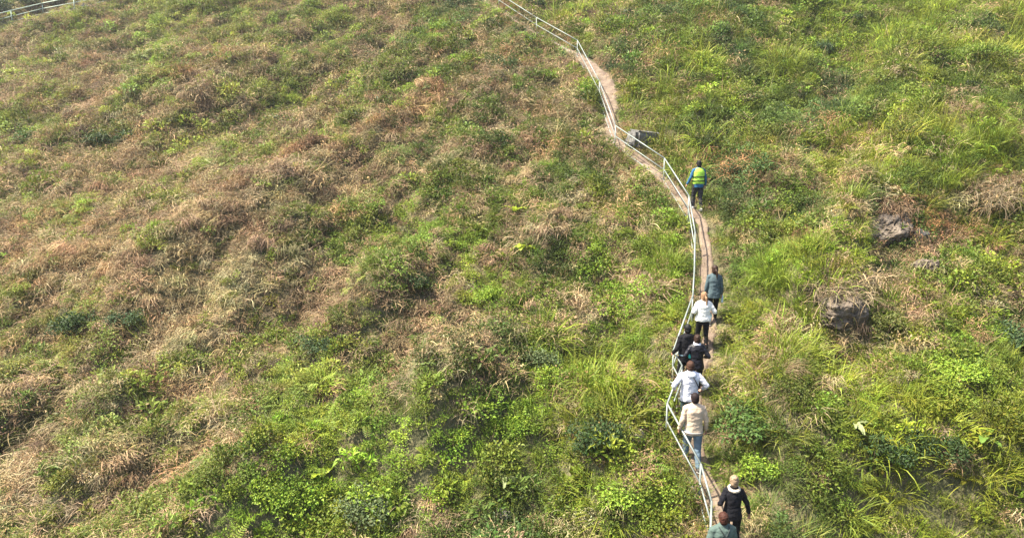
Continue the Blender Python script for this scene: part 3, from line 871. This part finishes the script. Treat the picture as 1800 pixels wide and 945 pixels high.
# ------------------------------------------------------------------ people
SLOPE = .42
def cap(bm, p0, r0, p1, r1, seg=14):
    d = p1 - p0; L = d.length
    if L > 1e-5:
        mt = Matrix.Translation((p0 + p1) / 2) @ d.to_track_quat('Z', 'Y').to_matrix().to_4x4()
        bmesh.ops.create_cone(bm, cap_ends=True, segments=seg, radius1=r0, radius2=r1, depth=L, matrix=mt)
    bmesh.ops.create_icosphere(bm, subdivisions=2, radius=r0, matrix=Matrix.Translation(p0))
    bmesh.ops.create_icosphere(bm, subdivisions=2, radius=r1, matrix=Matrix.Translation(p1))
def ell(bm, c, r, rot=(0, 0, 0)):
    mt = Matrix.Translation(c) @ Euler(rot).to_matrix().to_4x4() @ Matrix.Diagonal((*r, 1))
    bmesh.ops.create_icosphere(bm, subdivisions=3, radius=1.0, matrix=mt)
def loft(bm, rings, seg=24, caps=True):
    """rings: (centre, rx, ry, [power])"""
    prev = None; allr = []
    for c, rx, ry in rings:
        row = []
        for k in range(seg):
            a = 2 * math.pi * k / seg
            ca, sa = math.cos(a), math.sin(a); e = .85
            row.append(bm.verts.new((c.x + rx * math.copysign(abs(ca) ** e, ca), c.y + ry * math.copysign(abs(sa) ** e, sa), c.z)))
        if prev:
            for k in range(seg): bm.faces.new((prev[k], prev[(k + 1) % seg], row[(k + 1) % seg], row[k]))
        prev = row; allr.append(row)
    if caps:
        bm.faces.new(allr[0][::-1]); bm.faces.new(allr[-1])

def remesh(bm, voxel, wrinkle=0.0, seed=0, wscale=9.0, smooth_it=3, name='body'):
    me = bpy.data.meshes.new(name); bm.to_mesh(me); bm.free()
    o = bpy.data.objects.new('tmp', me); col.objects.link(o)
    m = o.modifiers.new('r', 'REMESH'); m.mode = 'VOXEL'; m.voxel_size = voxel
    s = o.modifiers.new('s', 'SMOOTH'); s.factor = .6; s.iterations = smooth_it
    dg = bpy.context.evaluated_depsgraph_get(); dg.update()
    out = bpy.data.meshes.new_from_object(o.evaluated_get(dg))
    bpy.data.objects.remove(o); bpy.data.meshes.remove(me)
    out.name = name
    if wrinkle:
        from mathutils import noise as mn
        for v in out.vertices:
            q = Vector((v.co.x * wscale, v.co.y * wscale, v.co.z * wscale * 1.6 + seed * 3.1))
            v.co += v.normal * (mn.noise(q) + .5 * mn.noise(q * 2.3)) * wrinkle
    return out

def hand(bm, wrist, d, palmn, side, k):
    """palm, four unequal bent fingers and a thumb; d along the hand, palmn palm side, side towards thumb"""
    d = d.normalized(); side = (side - d * side.dot(d)).normalized(); pn = d.cross(side).normalized()
    if pn.dot(palmn) < 0: pn = -pn
    for t in (-.032, -.011, .011, .030): cap(bm, wrist + side * t * .7 * k, .015 * k, wrist + d * .085 * k + side * t * k, .012 * k, 8)
    for t, L in ((-.032, .058), (-.011, .072), (.011, .078), (.030, .070)):
        p = wrist + d * .088 * k + side * t * k
        a = (d + pn * .35).normalized(); b = (d + pn * 1.1).normalized(); c = (d * .5 + pn * 1.1).normalized()
        q = p + a * L * .45 * k; r = q + b * L * .32 * k; s = r + c * L * .25 * k
        cap(bm, p, .0092 * k, q, .0085 * k, 8); cap(bm, q, .0085 * k, r, .008 * k, 8); cap(bm, r, .008 * k, s, .007 * k, 8)
    p = wrist + d * .022 * k + side * .028 * k; q = p + (d * .7 + side * .7 + pn * .2).normalized() * .042 * k
    r = q + (d + side * .15 + pn * .35).normalized() * .032 * k
    cap(bm, p, .014 * k, q, .0105 * k, 8); cap(bm, q, .0105 * k, r, .0085 * k, 8)

SKIN = plain('skin', (.34, .19, .13), .55, .06, 8, 0, .03)
HAIR = {'black': plain('black_hair', (.006, .006, .006), .6), 'brown': plain('brown_hair', (.028, .014, .009), .6), 'auburn': plain('strawberry_hair', (.24, .14, .075), .6, .5, 40),
        'grey': plain('ash_blond_hair', (.22, .155, .10), .6, .6, 40), 'short': plain('short_brown_hair', (.05, .024, .015), .7), 'red': plain('reddish_hair', (.045, .016, .010), .7, .5, 40)}
EYEW = plain('eye_white', (.75, .75, .73), .3, .02, 5, 0, 0); LIP = plain('lips', (.42, .18, .15), .5, .05, 5, 0, 0); IRIS = plain('iris', (.03, .02, .015), .3, .02, 5, 0, 0)
SHOE = plain('shoe_dark', (.05, .045, .04), .6); SHOEL = plain('shoe_pale', (.42, .40, .37), .6); SOLE = plain('shoe_sole', (.30, .29, .27), .7)

def person(px, py, H, rz, label, top, bottom, hairc, arms, legs=(.12, -.12), lean=0.0, female=False, bulky=1.0, shoe=SHOE, skin=SKIN,
           hair='short_cut', sleeve_to=1.0, seed=0, hood=False, turn=0.0, nudge=(0, 0), width=1.0, jacket_low=.80, covered=False):
    """arms = ((elbow, wrist) for left, right) as offsets in metres from the shoulder; legs = forward offsets of left and right foot"""
    S = H / 1.72
    root = empty('person', at(px, py, H * .985) + Vector((nudge[0], nudge[1], 0)), rz)
    tag(root, label, 'person', None)
    V = lambda x, y, z: Vector((x * S, y * S, z * S))
    lz = lambda z: lean * max(0, z - .9)          # the trunk leans forward
    sw = (.165 if female else .185) * width; hw = .095
    sw *= .93; shL, shR = V(-sw, lz(1.39), 1.385), V(sw, lz(1.39), 1.385)
    neck = V(0, lz(1.47), 1.47); headc = V(0, lz(1.6) + .015, 1.605)
    hips = [V(-hw, 0, .90), V(hw, 0, .90)]
    feet = []
    for i, s in enumerate((-1, 1)):
        fy = legs[i]; lift = .0 if fy >= -.02 else .04
        gs = SLOPE * fy; knee = V(s * .10, fy * .55 + .06, .49 + max(0, gs) * .5 - .02); ank = V(s * .10, fy, .085 + lift + gs)
        feet.append((hips[i], knee, ank))
    el = []
    for i, sh in enumerate((shL, shR)):
        e, w = arms[i]; e = sh + Vector(e) * S; w = e + Vector(w) * S; el.append((sh, e, w))
    # body: one continuous surface
    bm = bmesh.new()
    tw = .9 if female else 1.0
    rings = [(V(0, 0, .84), .155 * S, .105 * S), (V(0, 0, .93), .168 * S, .115 * S), (V(0, lz(1.08), 1.08), .138 * S * tw, .098 * S), (V(0, lz(1.22), 1.22), .150 * S * tw, .108 * S),
             (V(0, lz(1.33), 1.33), .168 * S * tw, .112 * S), (V(0, lz(1.41), 1.41), .150 * S * tw, .088 * S), (V(0, lz(1.455), 1.455), .075 * S, .065 * S)]
    loft(bm, rings)
    cap(bm, V(0, lz(1.42), 1.42), .06 * S, V(0, lz(1.54) + .005, 1.54), .053 * S)
    ell(bm, headc + V(0, -.005, .02), (.076 * S, .094 * S, .100 * S))
    ell(bm, headc + V(0, .022, -.045), (.056 * S, .068 * S, .065 * S))
    ell(bm, headc + V(0, .098, -.012), (.012 * S, .018 * S, .024 * S), (.3, 0, 0))      # nose
    ell(bm, headc + V(0, .080, -.052), (.026 * S, .016 * S, .012 * S))                  # mouth
    for s in (-1, 1):
        ell(bm, headc + V(s * .078, -.005, -.005), (.009 * S, .020 * S, .030 * S))      # ear
        ell(bm, headc + V(s * .030, .082, .022), (.022 * S, .010 * S, .008 * S))        # brow
    for i in (0, 1):
        h, k, a = feet[i]
        cap(bm, h, .088 * S, k, .056 * S); cap(bm, k, .056 * S, k.lerp(a, .35), .057 * S); cap(bm, k.lerp(a, .35), .057 * S, a, .038 * S)
        cap(bm, a + V(0, -.04, -.035), .034 * S, a + V(0, .15, -.052), .026 * S)
        sh, e, w = el[i]
        cap(bm, V(0, lz(1.44), 1.44), .052 * S, sh, .056 * S)
        cap(bm, sh, .058 * S, e, .041 * S); cap(bm, e, .041 * S, w, .027 * S)
        inward = Vector((1 if i == 0 else -1, 0, 0)); fwd = Vector((0, 1, 0))
        hd = (w - e).normalized()
        if abs(hd.dot(fwd)) > .85: fwd = inward
        hand(bm, w, hd, inward, fwd, S)
    body = link('body', remesh(bm, .0065 * S, name='body', smooth_it=2), skin, root)
    for s in (-1, 1):
        b = bmesh.new(); ell(b, headc + V(s * .030, .0845, .004), (.0125 * S, .010 * S, .009 * S)); m_ = bpy.data.meshes.new('eye'); b.to_mesh(m_); b.free()
        eo = link('eye', m_, EYEW, root)
        b = bmesh.new(); ell(b, headc + V(s * .030, .0935, .004), (.0055 * S, .0025 * S, .0055 * S)); m_ = bpy.data.meshes.new('iris'); b.to_mesh(m_); b.free()
        link('iris', m_, IRIS, eo)
    b = bmesh.new(); ell(b, headc + V(0, .094, -.052), (.022 * S, .006 * S, .007 * S)); m_ = bpy.data.meshes.new('lips'); b.to_mesh(m_); b.free(); link('lips', m_, LIP, root)
    # trousers
    bm = bmesh.new()
    loft(bm, [(V(0, 0, .80), .168 * S, .122 * S), (V(0, 0, .92), .182 * S, .130 * S), (V(0, lz(1.0), 1.01), .160 * S, .118 * S)])
    for i in (0, 1):
        h, k, a = feet[i]; a2 = k.lerp(a, .93); g = 0.0 if female else .012
        cap(bm, h + V(0, 0, -.02), (.098 + g) * S, k, (.066 + g) * S); cap(bm, k, (.066 + g) * S, a2, (.050 + g) * S)
    link('trousers', remesh(bm, .011 * S, .007, seed, name='trousers'), bottom, root)
    # top
    bm = bmesh.new(); B = bulky; jl = jacket_low
    loft(bm, [(V(0, 0, jl), .182 * S * B, .134 * S * B), (V(0, 0, jl + .07), .190 * S * B, .142 * S * B), (V(0, lz(1.08), 1.08), .172 * S * B * tw, .128 * S * B),
              (V(0, lz(1.22), 1.22), .180 * S * B * tw, .134 * S * B), (V(0, lz(1.34), 1.34), .196 * S * B * tw, .132 * S * B), (V(0, lz(1.42), 1.42), .165 * S * B * tw, .104 * S * B),
              (V(0, lz(1.475), 1.475), .082 * S, .078 * S), (V(0, lz(1.50), 1.505), .072 * S, .072 * S)])
    for i in (0, 1):
        sh, e, w = el[i]; w2 = e.lerp(w, .96 * sleeve_to)
        cap(bm, V(0, lz(1.45), 1.45), .064 * S * B, sh, .070 * S * B)
        cap(bm, sh, .069 * S * B, e, .053 * S * B); cap(bm, e, .053 * S * B, w2, .043 * S * B)
    if hood:
        ell(bm, V(0, lz(1.43) - .085, 1.43), (.125 * S, .075 * S, .085 * S), (-.5, 0, 0))
        cap(bm, V(-.09, lz(1.46) - .02, 1.46), .04 * S, V(.09, lz(1.46) - .02, 1.46), .04 * S)
    tp = link('jacket', remesh(bm, .011 * S, .010 * B, seed + 5, name='jacket'), top, root)
    # shoes
    for i in (0, 1):
        h, k, a = feet[i]; bm = bmesh.new()
        cap(bm, a + V(0, -.045, -.035), .045 * S, a + V(0, .06, -.035), .045 * S); cap(bm, a + V(0, .06, -.04), .042 * S, a + V(0, .16, -.052), .032 * S); cap(bm, a, .05 * S, a + V(0, .0, -.03), .05 * S)
        so = link('shoe', remesh(bm, .011 * S, name='shoe'), shoe, root)
        bm = bmesh.new(); loft(bm, [(a + V(0, .055, -.088), .048 * S, .145 * S), (a + V(0, .055, -.066), .050 * S, .148 * S)])
        m_ = bpy.data.meshes.new('sole'); bm.to_mesh(m_); bm.free(); link('sole', m_, SOLE, so)
    # hair
    bm = bmesh.new()
    ell(bm, headc + V(0, -.018, .030), (.090 * S, .104 * S, .106 * S)); 
    ell(bm, headc + V(0, -.042, -.020), (.086 * S, .078 * S, .092 * S))
    if female and hair != 'bun': ell(bm, headc + V(0, -.05, -.07), (.080 * S, .060 * S, .080 * S))
    me_h = remesh(bm, .008 * S, .0 if hair == 'cap' else .007, seed + 2, 26, 2, name='hair')
    # open the face: pull hair vertices in front of the brow back into the head
    for v in me_h.vertices:
        q = v.co - headc
        if q.y > .035 * S and q.z < .055 * S: v.co.y = headc.y + .03 * S; v.co.x = headc.x + q.x * .8
    link('hair' if hair != 'cap' else 'cap', me_h, hairc, root)
    if hair == 'cap':
        bm = bmesh.new(); ell(bm, headc + V(0, .11, .05), (.07 * S, .075 * S, .008 * S), (-.15, 0, 0)); m_ = bpy.data.meshes.new('peak'); bm.to_mesh(m_); bm.free(); link('peak', m_, hairc, root)
    if hair in ('ponytail', 'long_tail'):
        bm = bmesh.new(); pts = [headc + V(0, -.10, .02), headc + V(.02, -.15, -.03), headc + V(.035, -.155, -.13), headc + V(.035, -.15, -.26 if hair == 'long_tail' else -.20)]
        rr = [.026, .034, .030, .010]
        for a, b, r0, r1 in zip(pts[:-1], pts[1:], rr[:-1], rr[1:]): cap(bm, a, r0 * S, b, r1 * S)
        link('ponytail', remesh(bm, .008 * S, .004, seed, 40, name='ponytail'), hairc, root)
    if hair == 'bun':
        bm = bmesh.new(); ell(bm, headc + V(0, -.07, .085), (.05 * S, .045 * S, .042 * S)); link('bun', remesh(bm, .007 * S, .006, seed, 40, name='bun'), hairc, root)
    return root, S, V, lz, el, headc

def cloth(name, rgb, rough=.9, var=.08): return plain(name, rgb, rough, var, 6, 0, .35, 90)
DN = (0, 0, -1)
relaxL = ((-.06, -.01, -.27), (-.02, .07, -.23)); relaxR = ((.06, -.01, -.27), (.02, .07, -.23))
akL = ((-.15, -.08, -.22), (.06, .20, -.06)); akR = ((.15, -.08, -.22), (-.06, .20, -.06))     # elbows out, hands in front

def band(V, lz, S, zc, dz, rx, ry, name, mat, parent):
    bm = bmesh.new()
    loft(bm, [(V(0, lz(zc - dz), zc - dz), rx * S, ry * S), (V(0, lz(zc + dz), zc + dz), rx * S, ry * S)], 32, False)
    m_ = bpy.data.meshes.new(name); bm.to_mesh(m_); bm.free()
    o = link(name, m_, mat, parent); so = o.modifiers.new('thick', 'SOLIDIFY'); so.thickness = .006; return o

# 1 guide in vest
r1, S, V, lz, el, hc = person(1229, 284, 1.72, R(8), 'guide in a yellow green safety vest over a blue shirt, farthest up the path', cloth('blue_shirt', (.028, .11, .22)), cloth('charcoal_trousers', (.035, .035, .038)),
    HAIR['black'], (((-.10, .02, -.26), (-.07, .10, -.20)), ((.07, -.01, -.27), (.03, .06, -.23))), (.14, -.10), shoe=SHOEL, seed=1, width=1.05)
bm = bmesh.new(); z = [.93, 1.0, 1.10, 1.22, 1.34, 1.43, 1.48]; w = [(.203, .158), (.205, .158), (.196, .150), (.200, .153), (.208, .150), (.168, .118), (.095, .092)]
loft(bm, [(V(0, lz(a), a), b[0] * S, b[1] * S) for a, b in zip(z, w)])
vest = link('safety_vest', remesh(bm, .012, .006, 4, name='safety_vest'), cloth('vest_fabric', (.42, .72, .08), .7), r1)
M_STRIPE = cloth('vest_stripe', (.02, .035, .012)); M_REFL = cloth('vest_reflector', (.62, .66, .55), .4)
band(V, lz, S, 1.03, .020, .222, .176, 'stripe', M_STRIPE, vest); band(V, lz, S, 1.17, .020, .218, .174, 'stripe', M_STRIPE, vest)
# 2 woman in teal grey
r2, S, V, lz, el, hc = person(1257, 468, 1.66, R(-4), 'woman in a grey teal top with a long dark ponytail, carrying a clear bottle', cloth('teal_grey_knit', (.065, .095, .105)), cloth('black_leggings', (.007, .007, .007)),
    HAIR['brown'], (relaxL, relaxR), (-.10, .14), female=True, hair='long_tail', seed=2, jacket_low=.78)
bt = bmesh.new(); cap(bt, Vector((0, 0, -.10)), .032, Vector((0, 0, .05)), .032); cap(bt, Vector((0, 0, .07)), .022, Vector((0, 0, .11)), .012)
w = el[1][2]; pb = r2.matrix_basis @ (w + (w - el[1][1]).normalized() * .09 + Vector((.03, .02, -.05)))
bo = link('water_bottle', remesh(bt, .006, name='water_bottle'), plain('pale_plastic', (.48, .60, .66), .25, .05, 4, 0, 0), None); bo.location = pb; tag(bo, 'pale clear water bottle held by the woman in grey teal', 'bottle')
cp = bmesh.new(); bmesh.ops.create_cone(cp, cap_ends=True, segments=16, radius1=.017, radius2=.016, depth=.025, matrix=Matrix.Translation((0, 0, .125))); m_ = bpy.data.meshes.new('bottle_cap'); cp.to_mesh(m_); cp.free(); link('bottle_cap', m_, plain('white_cap', (.7, .72, .75), .4, .03, 4, 0, 0), bo)
# 3 white jacket
r3, S, V, lz, el, hc = person(1238, 515, 1.62, R(3), 'woman in a puffy white jacket and black trousers with an auburn ponytail', cloth('white_jacket', (.78, .77, .72), .8), cloth('black_trousers', (.007, .007, .008)),
    HAIR['auburn'], (((-.13, -.04, -.21), (.05, .20, -.06)), ((.15, -.06, -.22), (.03, .20, -.04))), (.10, -.10), female=True, bulky=1.2, hair='long_tail', seed=3, jacket_low=.90)
bm = bmesh.new(); cap(bm, V(.21, .02, 1.02), .05 * S, V(.25, .12, 1.04), .04 * S)
link('cuff', remesh(bm, .01, name='cuff'), cloth('pale_aqua_cloth', (.42, .66, .64)), r3)
# 4 dark with teal
r4, S, V, lz, el, hc = person(1209, 572, 1.74, R(10), 'person in a black hooded jacket by the railing with a teal hip pouch', cloth('black_hoodie', (.007, .007, .009)), cloth('dark_trousers', (.010, .010, .012)),
    HAIR['black'], (((-.10, -.03, -.26), (-.02, .16, -.14)), relaxR), (.13, -.10), bulky=1.08, hood=True, seed=4)
bm = bmesh.new(); ell(bm, V(.03, -.19, .98), (.085 * S, .055 * S, .075 * S)); link('waist_pouch', remesh(bm, .01, .004, 1, name='waist_pouch'), cloth('teal_pouch', (.06, .50, .42)), r4)
bm = bmesh.new(); loft(bm, [(V(0, 0, .955), .208 * S, .158 * S), (V(0, 0, .985), .208 * S, .158 * S)], 28, False); m_ = bpy.data.meshes.new('belt'); bm.to_mesh(m_); bm.free(); o = link('belt', m_, cloth('slate_belt', (.12, .18, .22)), r4); o.modifiers.new('t', 'SOLIDIFY').thickness = .008
# 5 dark jacket with white scarf
r5, S, V, lz, el, hc = person(1226, 590, 1.62, R(-8), 'brown haired person in a glossy black jacket with a pale scarf', plain('black_shell', (.008, .008, .012), .42, .2, 6, 0, .4, 40), cloth('black_jeans', (.008, .008, .010)),
    HAIR['brown'], (akL, akR), (-.10, .12), bulky=1.08, seed=5, hair='short_cut', female=True)
bm = bmesh.new(); loft(bm, [(V(0, lz(1.46), 1.455), .105 * S, .105 * S), (V(0, lz(1.49), 1.49), .100 * S, .098 * S), (V(0, lz(1.53), 1.535), .080 * S, .082 * S)]); link('scarf', remesh(bm, .01, .008, 2, name='scarf'), cloth('pale_scarf', (.62, .62, .70)), r5)
# 6 white hoodie
r6, S, V, lz, el, hc = person(1214, 637, 1.76, R(0), 'man in a white hoodie and dark green trousers with a black strap across his back', cloth('white_hoodie', (.60, .61, .67)), cloth('dark_green_trousers', (.03, .048, .045)),
    HAIR['short'], (((-.19, -.07, -.21), (.05, .16, -.13)), ((.19, -.07, -.21), (-.04, .16, -.13))), (-.10, .12), hood=True, seed=6, bulky=1.1, width=1.08)
bm = bmesh.new(); pts = [V(.02, -.125, 1.43), V(.06, -.158, 1.36), V(.12, -.165, 1.25), V(.175, -.145, 1.12)]
for a, b in zip(pts[:-1], pts[1:]): cap(bm, a, .014, b, .014)
link('strap', remesh(bm, .007, name='strap'), cloth('black_strap', (.03, .03, .04)), r6)
# 7 beige
r7, S, V, lz, el, hc = person(1222, 693, 1.76, R(0), 'man in a beige fleece and blue jeans wearing a dark brown cap', cloth('beige_fleece', (.50, .39, .285)), cloth('blue_jeans', (.12, .17, .215), .85, .25),
    plain('dark_brown_cap', (.014, .008, .008), .7), (((-.08, -.02, -.27), (-.03, .10, -.23)), ((.08, -.02, -.27), (.03, .08, -.24))), (.20, -.14), hair='cap', seed=7, bulky=1.05, width=1.05)
band(V, lz, S, .86, .02, .203, .153, 'hem_band', cloth('grey_hem', (.40, .36, .33)), r7)
# 8 black with cream collar
r8, S, V, lz, el, hc = person(1291, 838, 1.66, R(-3), 'woman in black with a cream fur collar and her hair in a bun', cloth('black_coat', (.007, .007, .010)), cloth('black_slacks', (.007, .007, .008)),
    HAIR['grey'], (((-.11, -.06, -.24), (.03, .18, -.10)), ((.13, .0, -.25), (.06, .04, -.23))), (.12, -.10), female=True, hair='bun', seed=8, bulky=1.02)
bm = bmesh.new()
for k in range(20):
    a = 2 * math.pi * k / 20; c = V(.098 * math.cos(a), lz(1.45) - .015 + .095 * math.sin(a), 1.455 - .018 * math.sin(a) * -1); ell(bm, c, (.034 * S,) * 3)
link('fur_collar', remesh(bm, .008, .012, 3, 60, 1, name='fur_collar'), cloth('cream_fur', (.55, .48, .38), .95, .15), r8)
# 9 nearest
r9, S, V, lz, el, hc = person(1272, 903, 1.72, R(6), 'reddish haired person in a sage green top with crossed black straps, nearest the camera', cloth('sage_top', (.075, .11, .095)), cloth('grey_trousers', (.10, .10, .11)),
    HAIR['red'], (((-.10, -.02, -.26), (-.02, .12, -.20)), relaxR), (.10, -.12), seed=9, width=1.1, bulky=1.08)
for s in (-1, 1):
    bm = bmesh.new(); pts = [V(s * .10, -.03, 1.475), V(s * .08, -.115, 1.43), V(s * .01, -.158, 1.33), V(-s * .09, -.155, 1.18), V(-s * .14, -.14, 1.05)]
    for a, b in zip(pts[:-1], pts[1:]): cap(bm, a, .013, b, .013)
    link('strap', remesh(bm, .007, name='strap'), cloth('dark_strap', (.03, .04, .04)), r9)

# ------------------------------------------------------------------ thin haze
hm = bpy.data.materials.new('haze_air'); hm.use_nodes = True; t = hm.node_tree; t.nodes.clear()
ho = t.nodes.new('ShaderNodeOutputMaterial'); hv = t.nodes.new('ShaderNodeVolumePrincipled')
hv.inputs['Color'].default_value = (.93, .95, .97, 1); hv.inputs['Density'].default_value = 0.0005; hv.inputs['Anisotropy'].default_value = .3
t.links.new(hv.outputs[0], ho.inputs['Volume'])
_z0 = float(ZZ.min()) - 1.0; _z1 = max(float(ZZ.max()), 0) + 4.0; HZ = (_z0 + _z1) / 2; HH = _z1 - _z0
bm = bmesh.new(); bmesh.ops.create_cube(bm, size=1.0, matrix=Matrix.Translation((0, 45, HZ)) @ Matrix.Diagonal((304, 174, HH, 1)))
hme = bpy.data.meshes.new('haze'); bm.to_mesh(hme); bm.free(); hz = link('haze', hme, hm, None, False)
tag(hz, 'thin pale haze over the hillside', None, None, 'stuff')
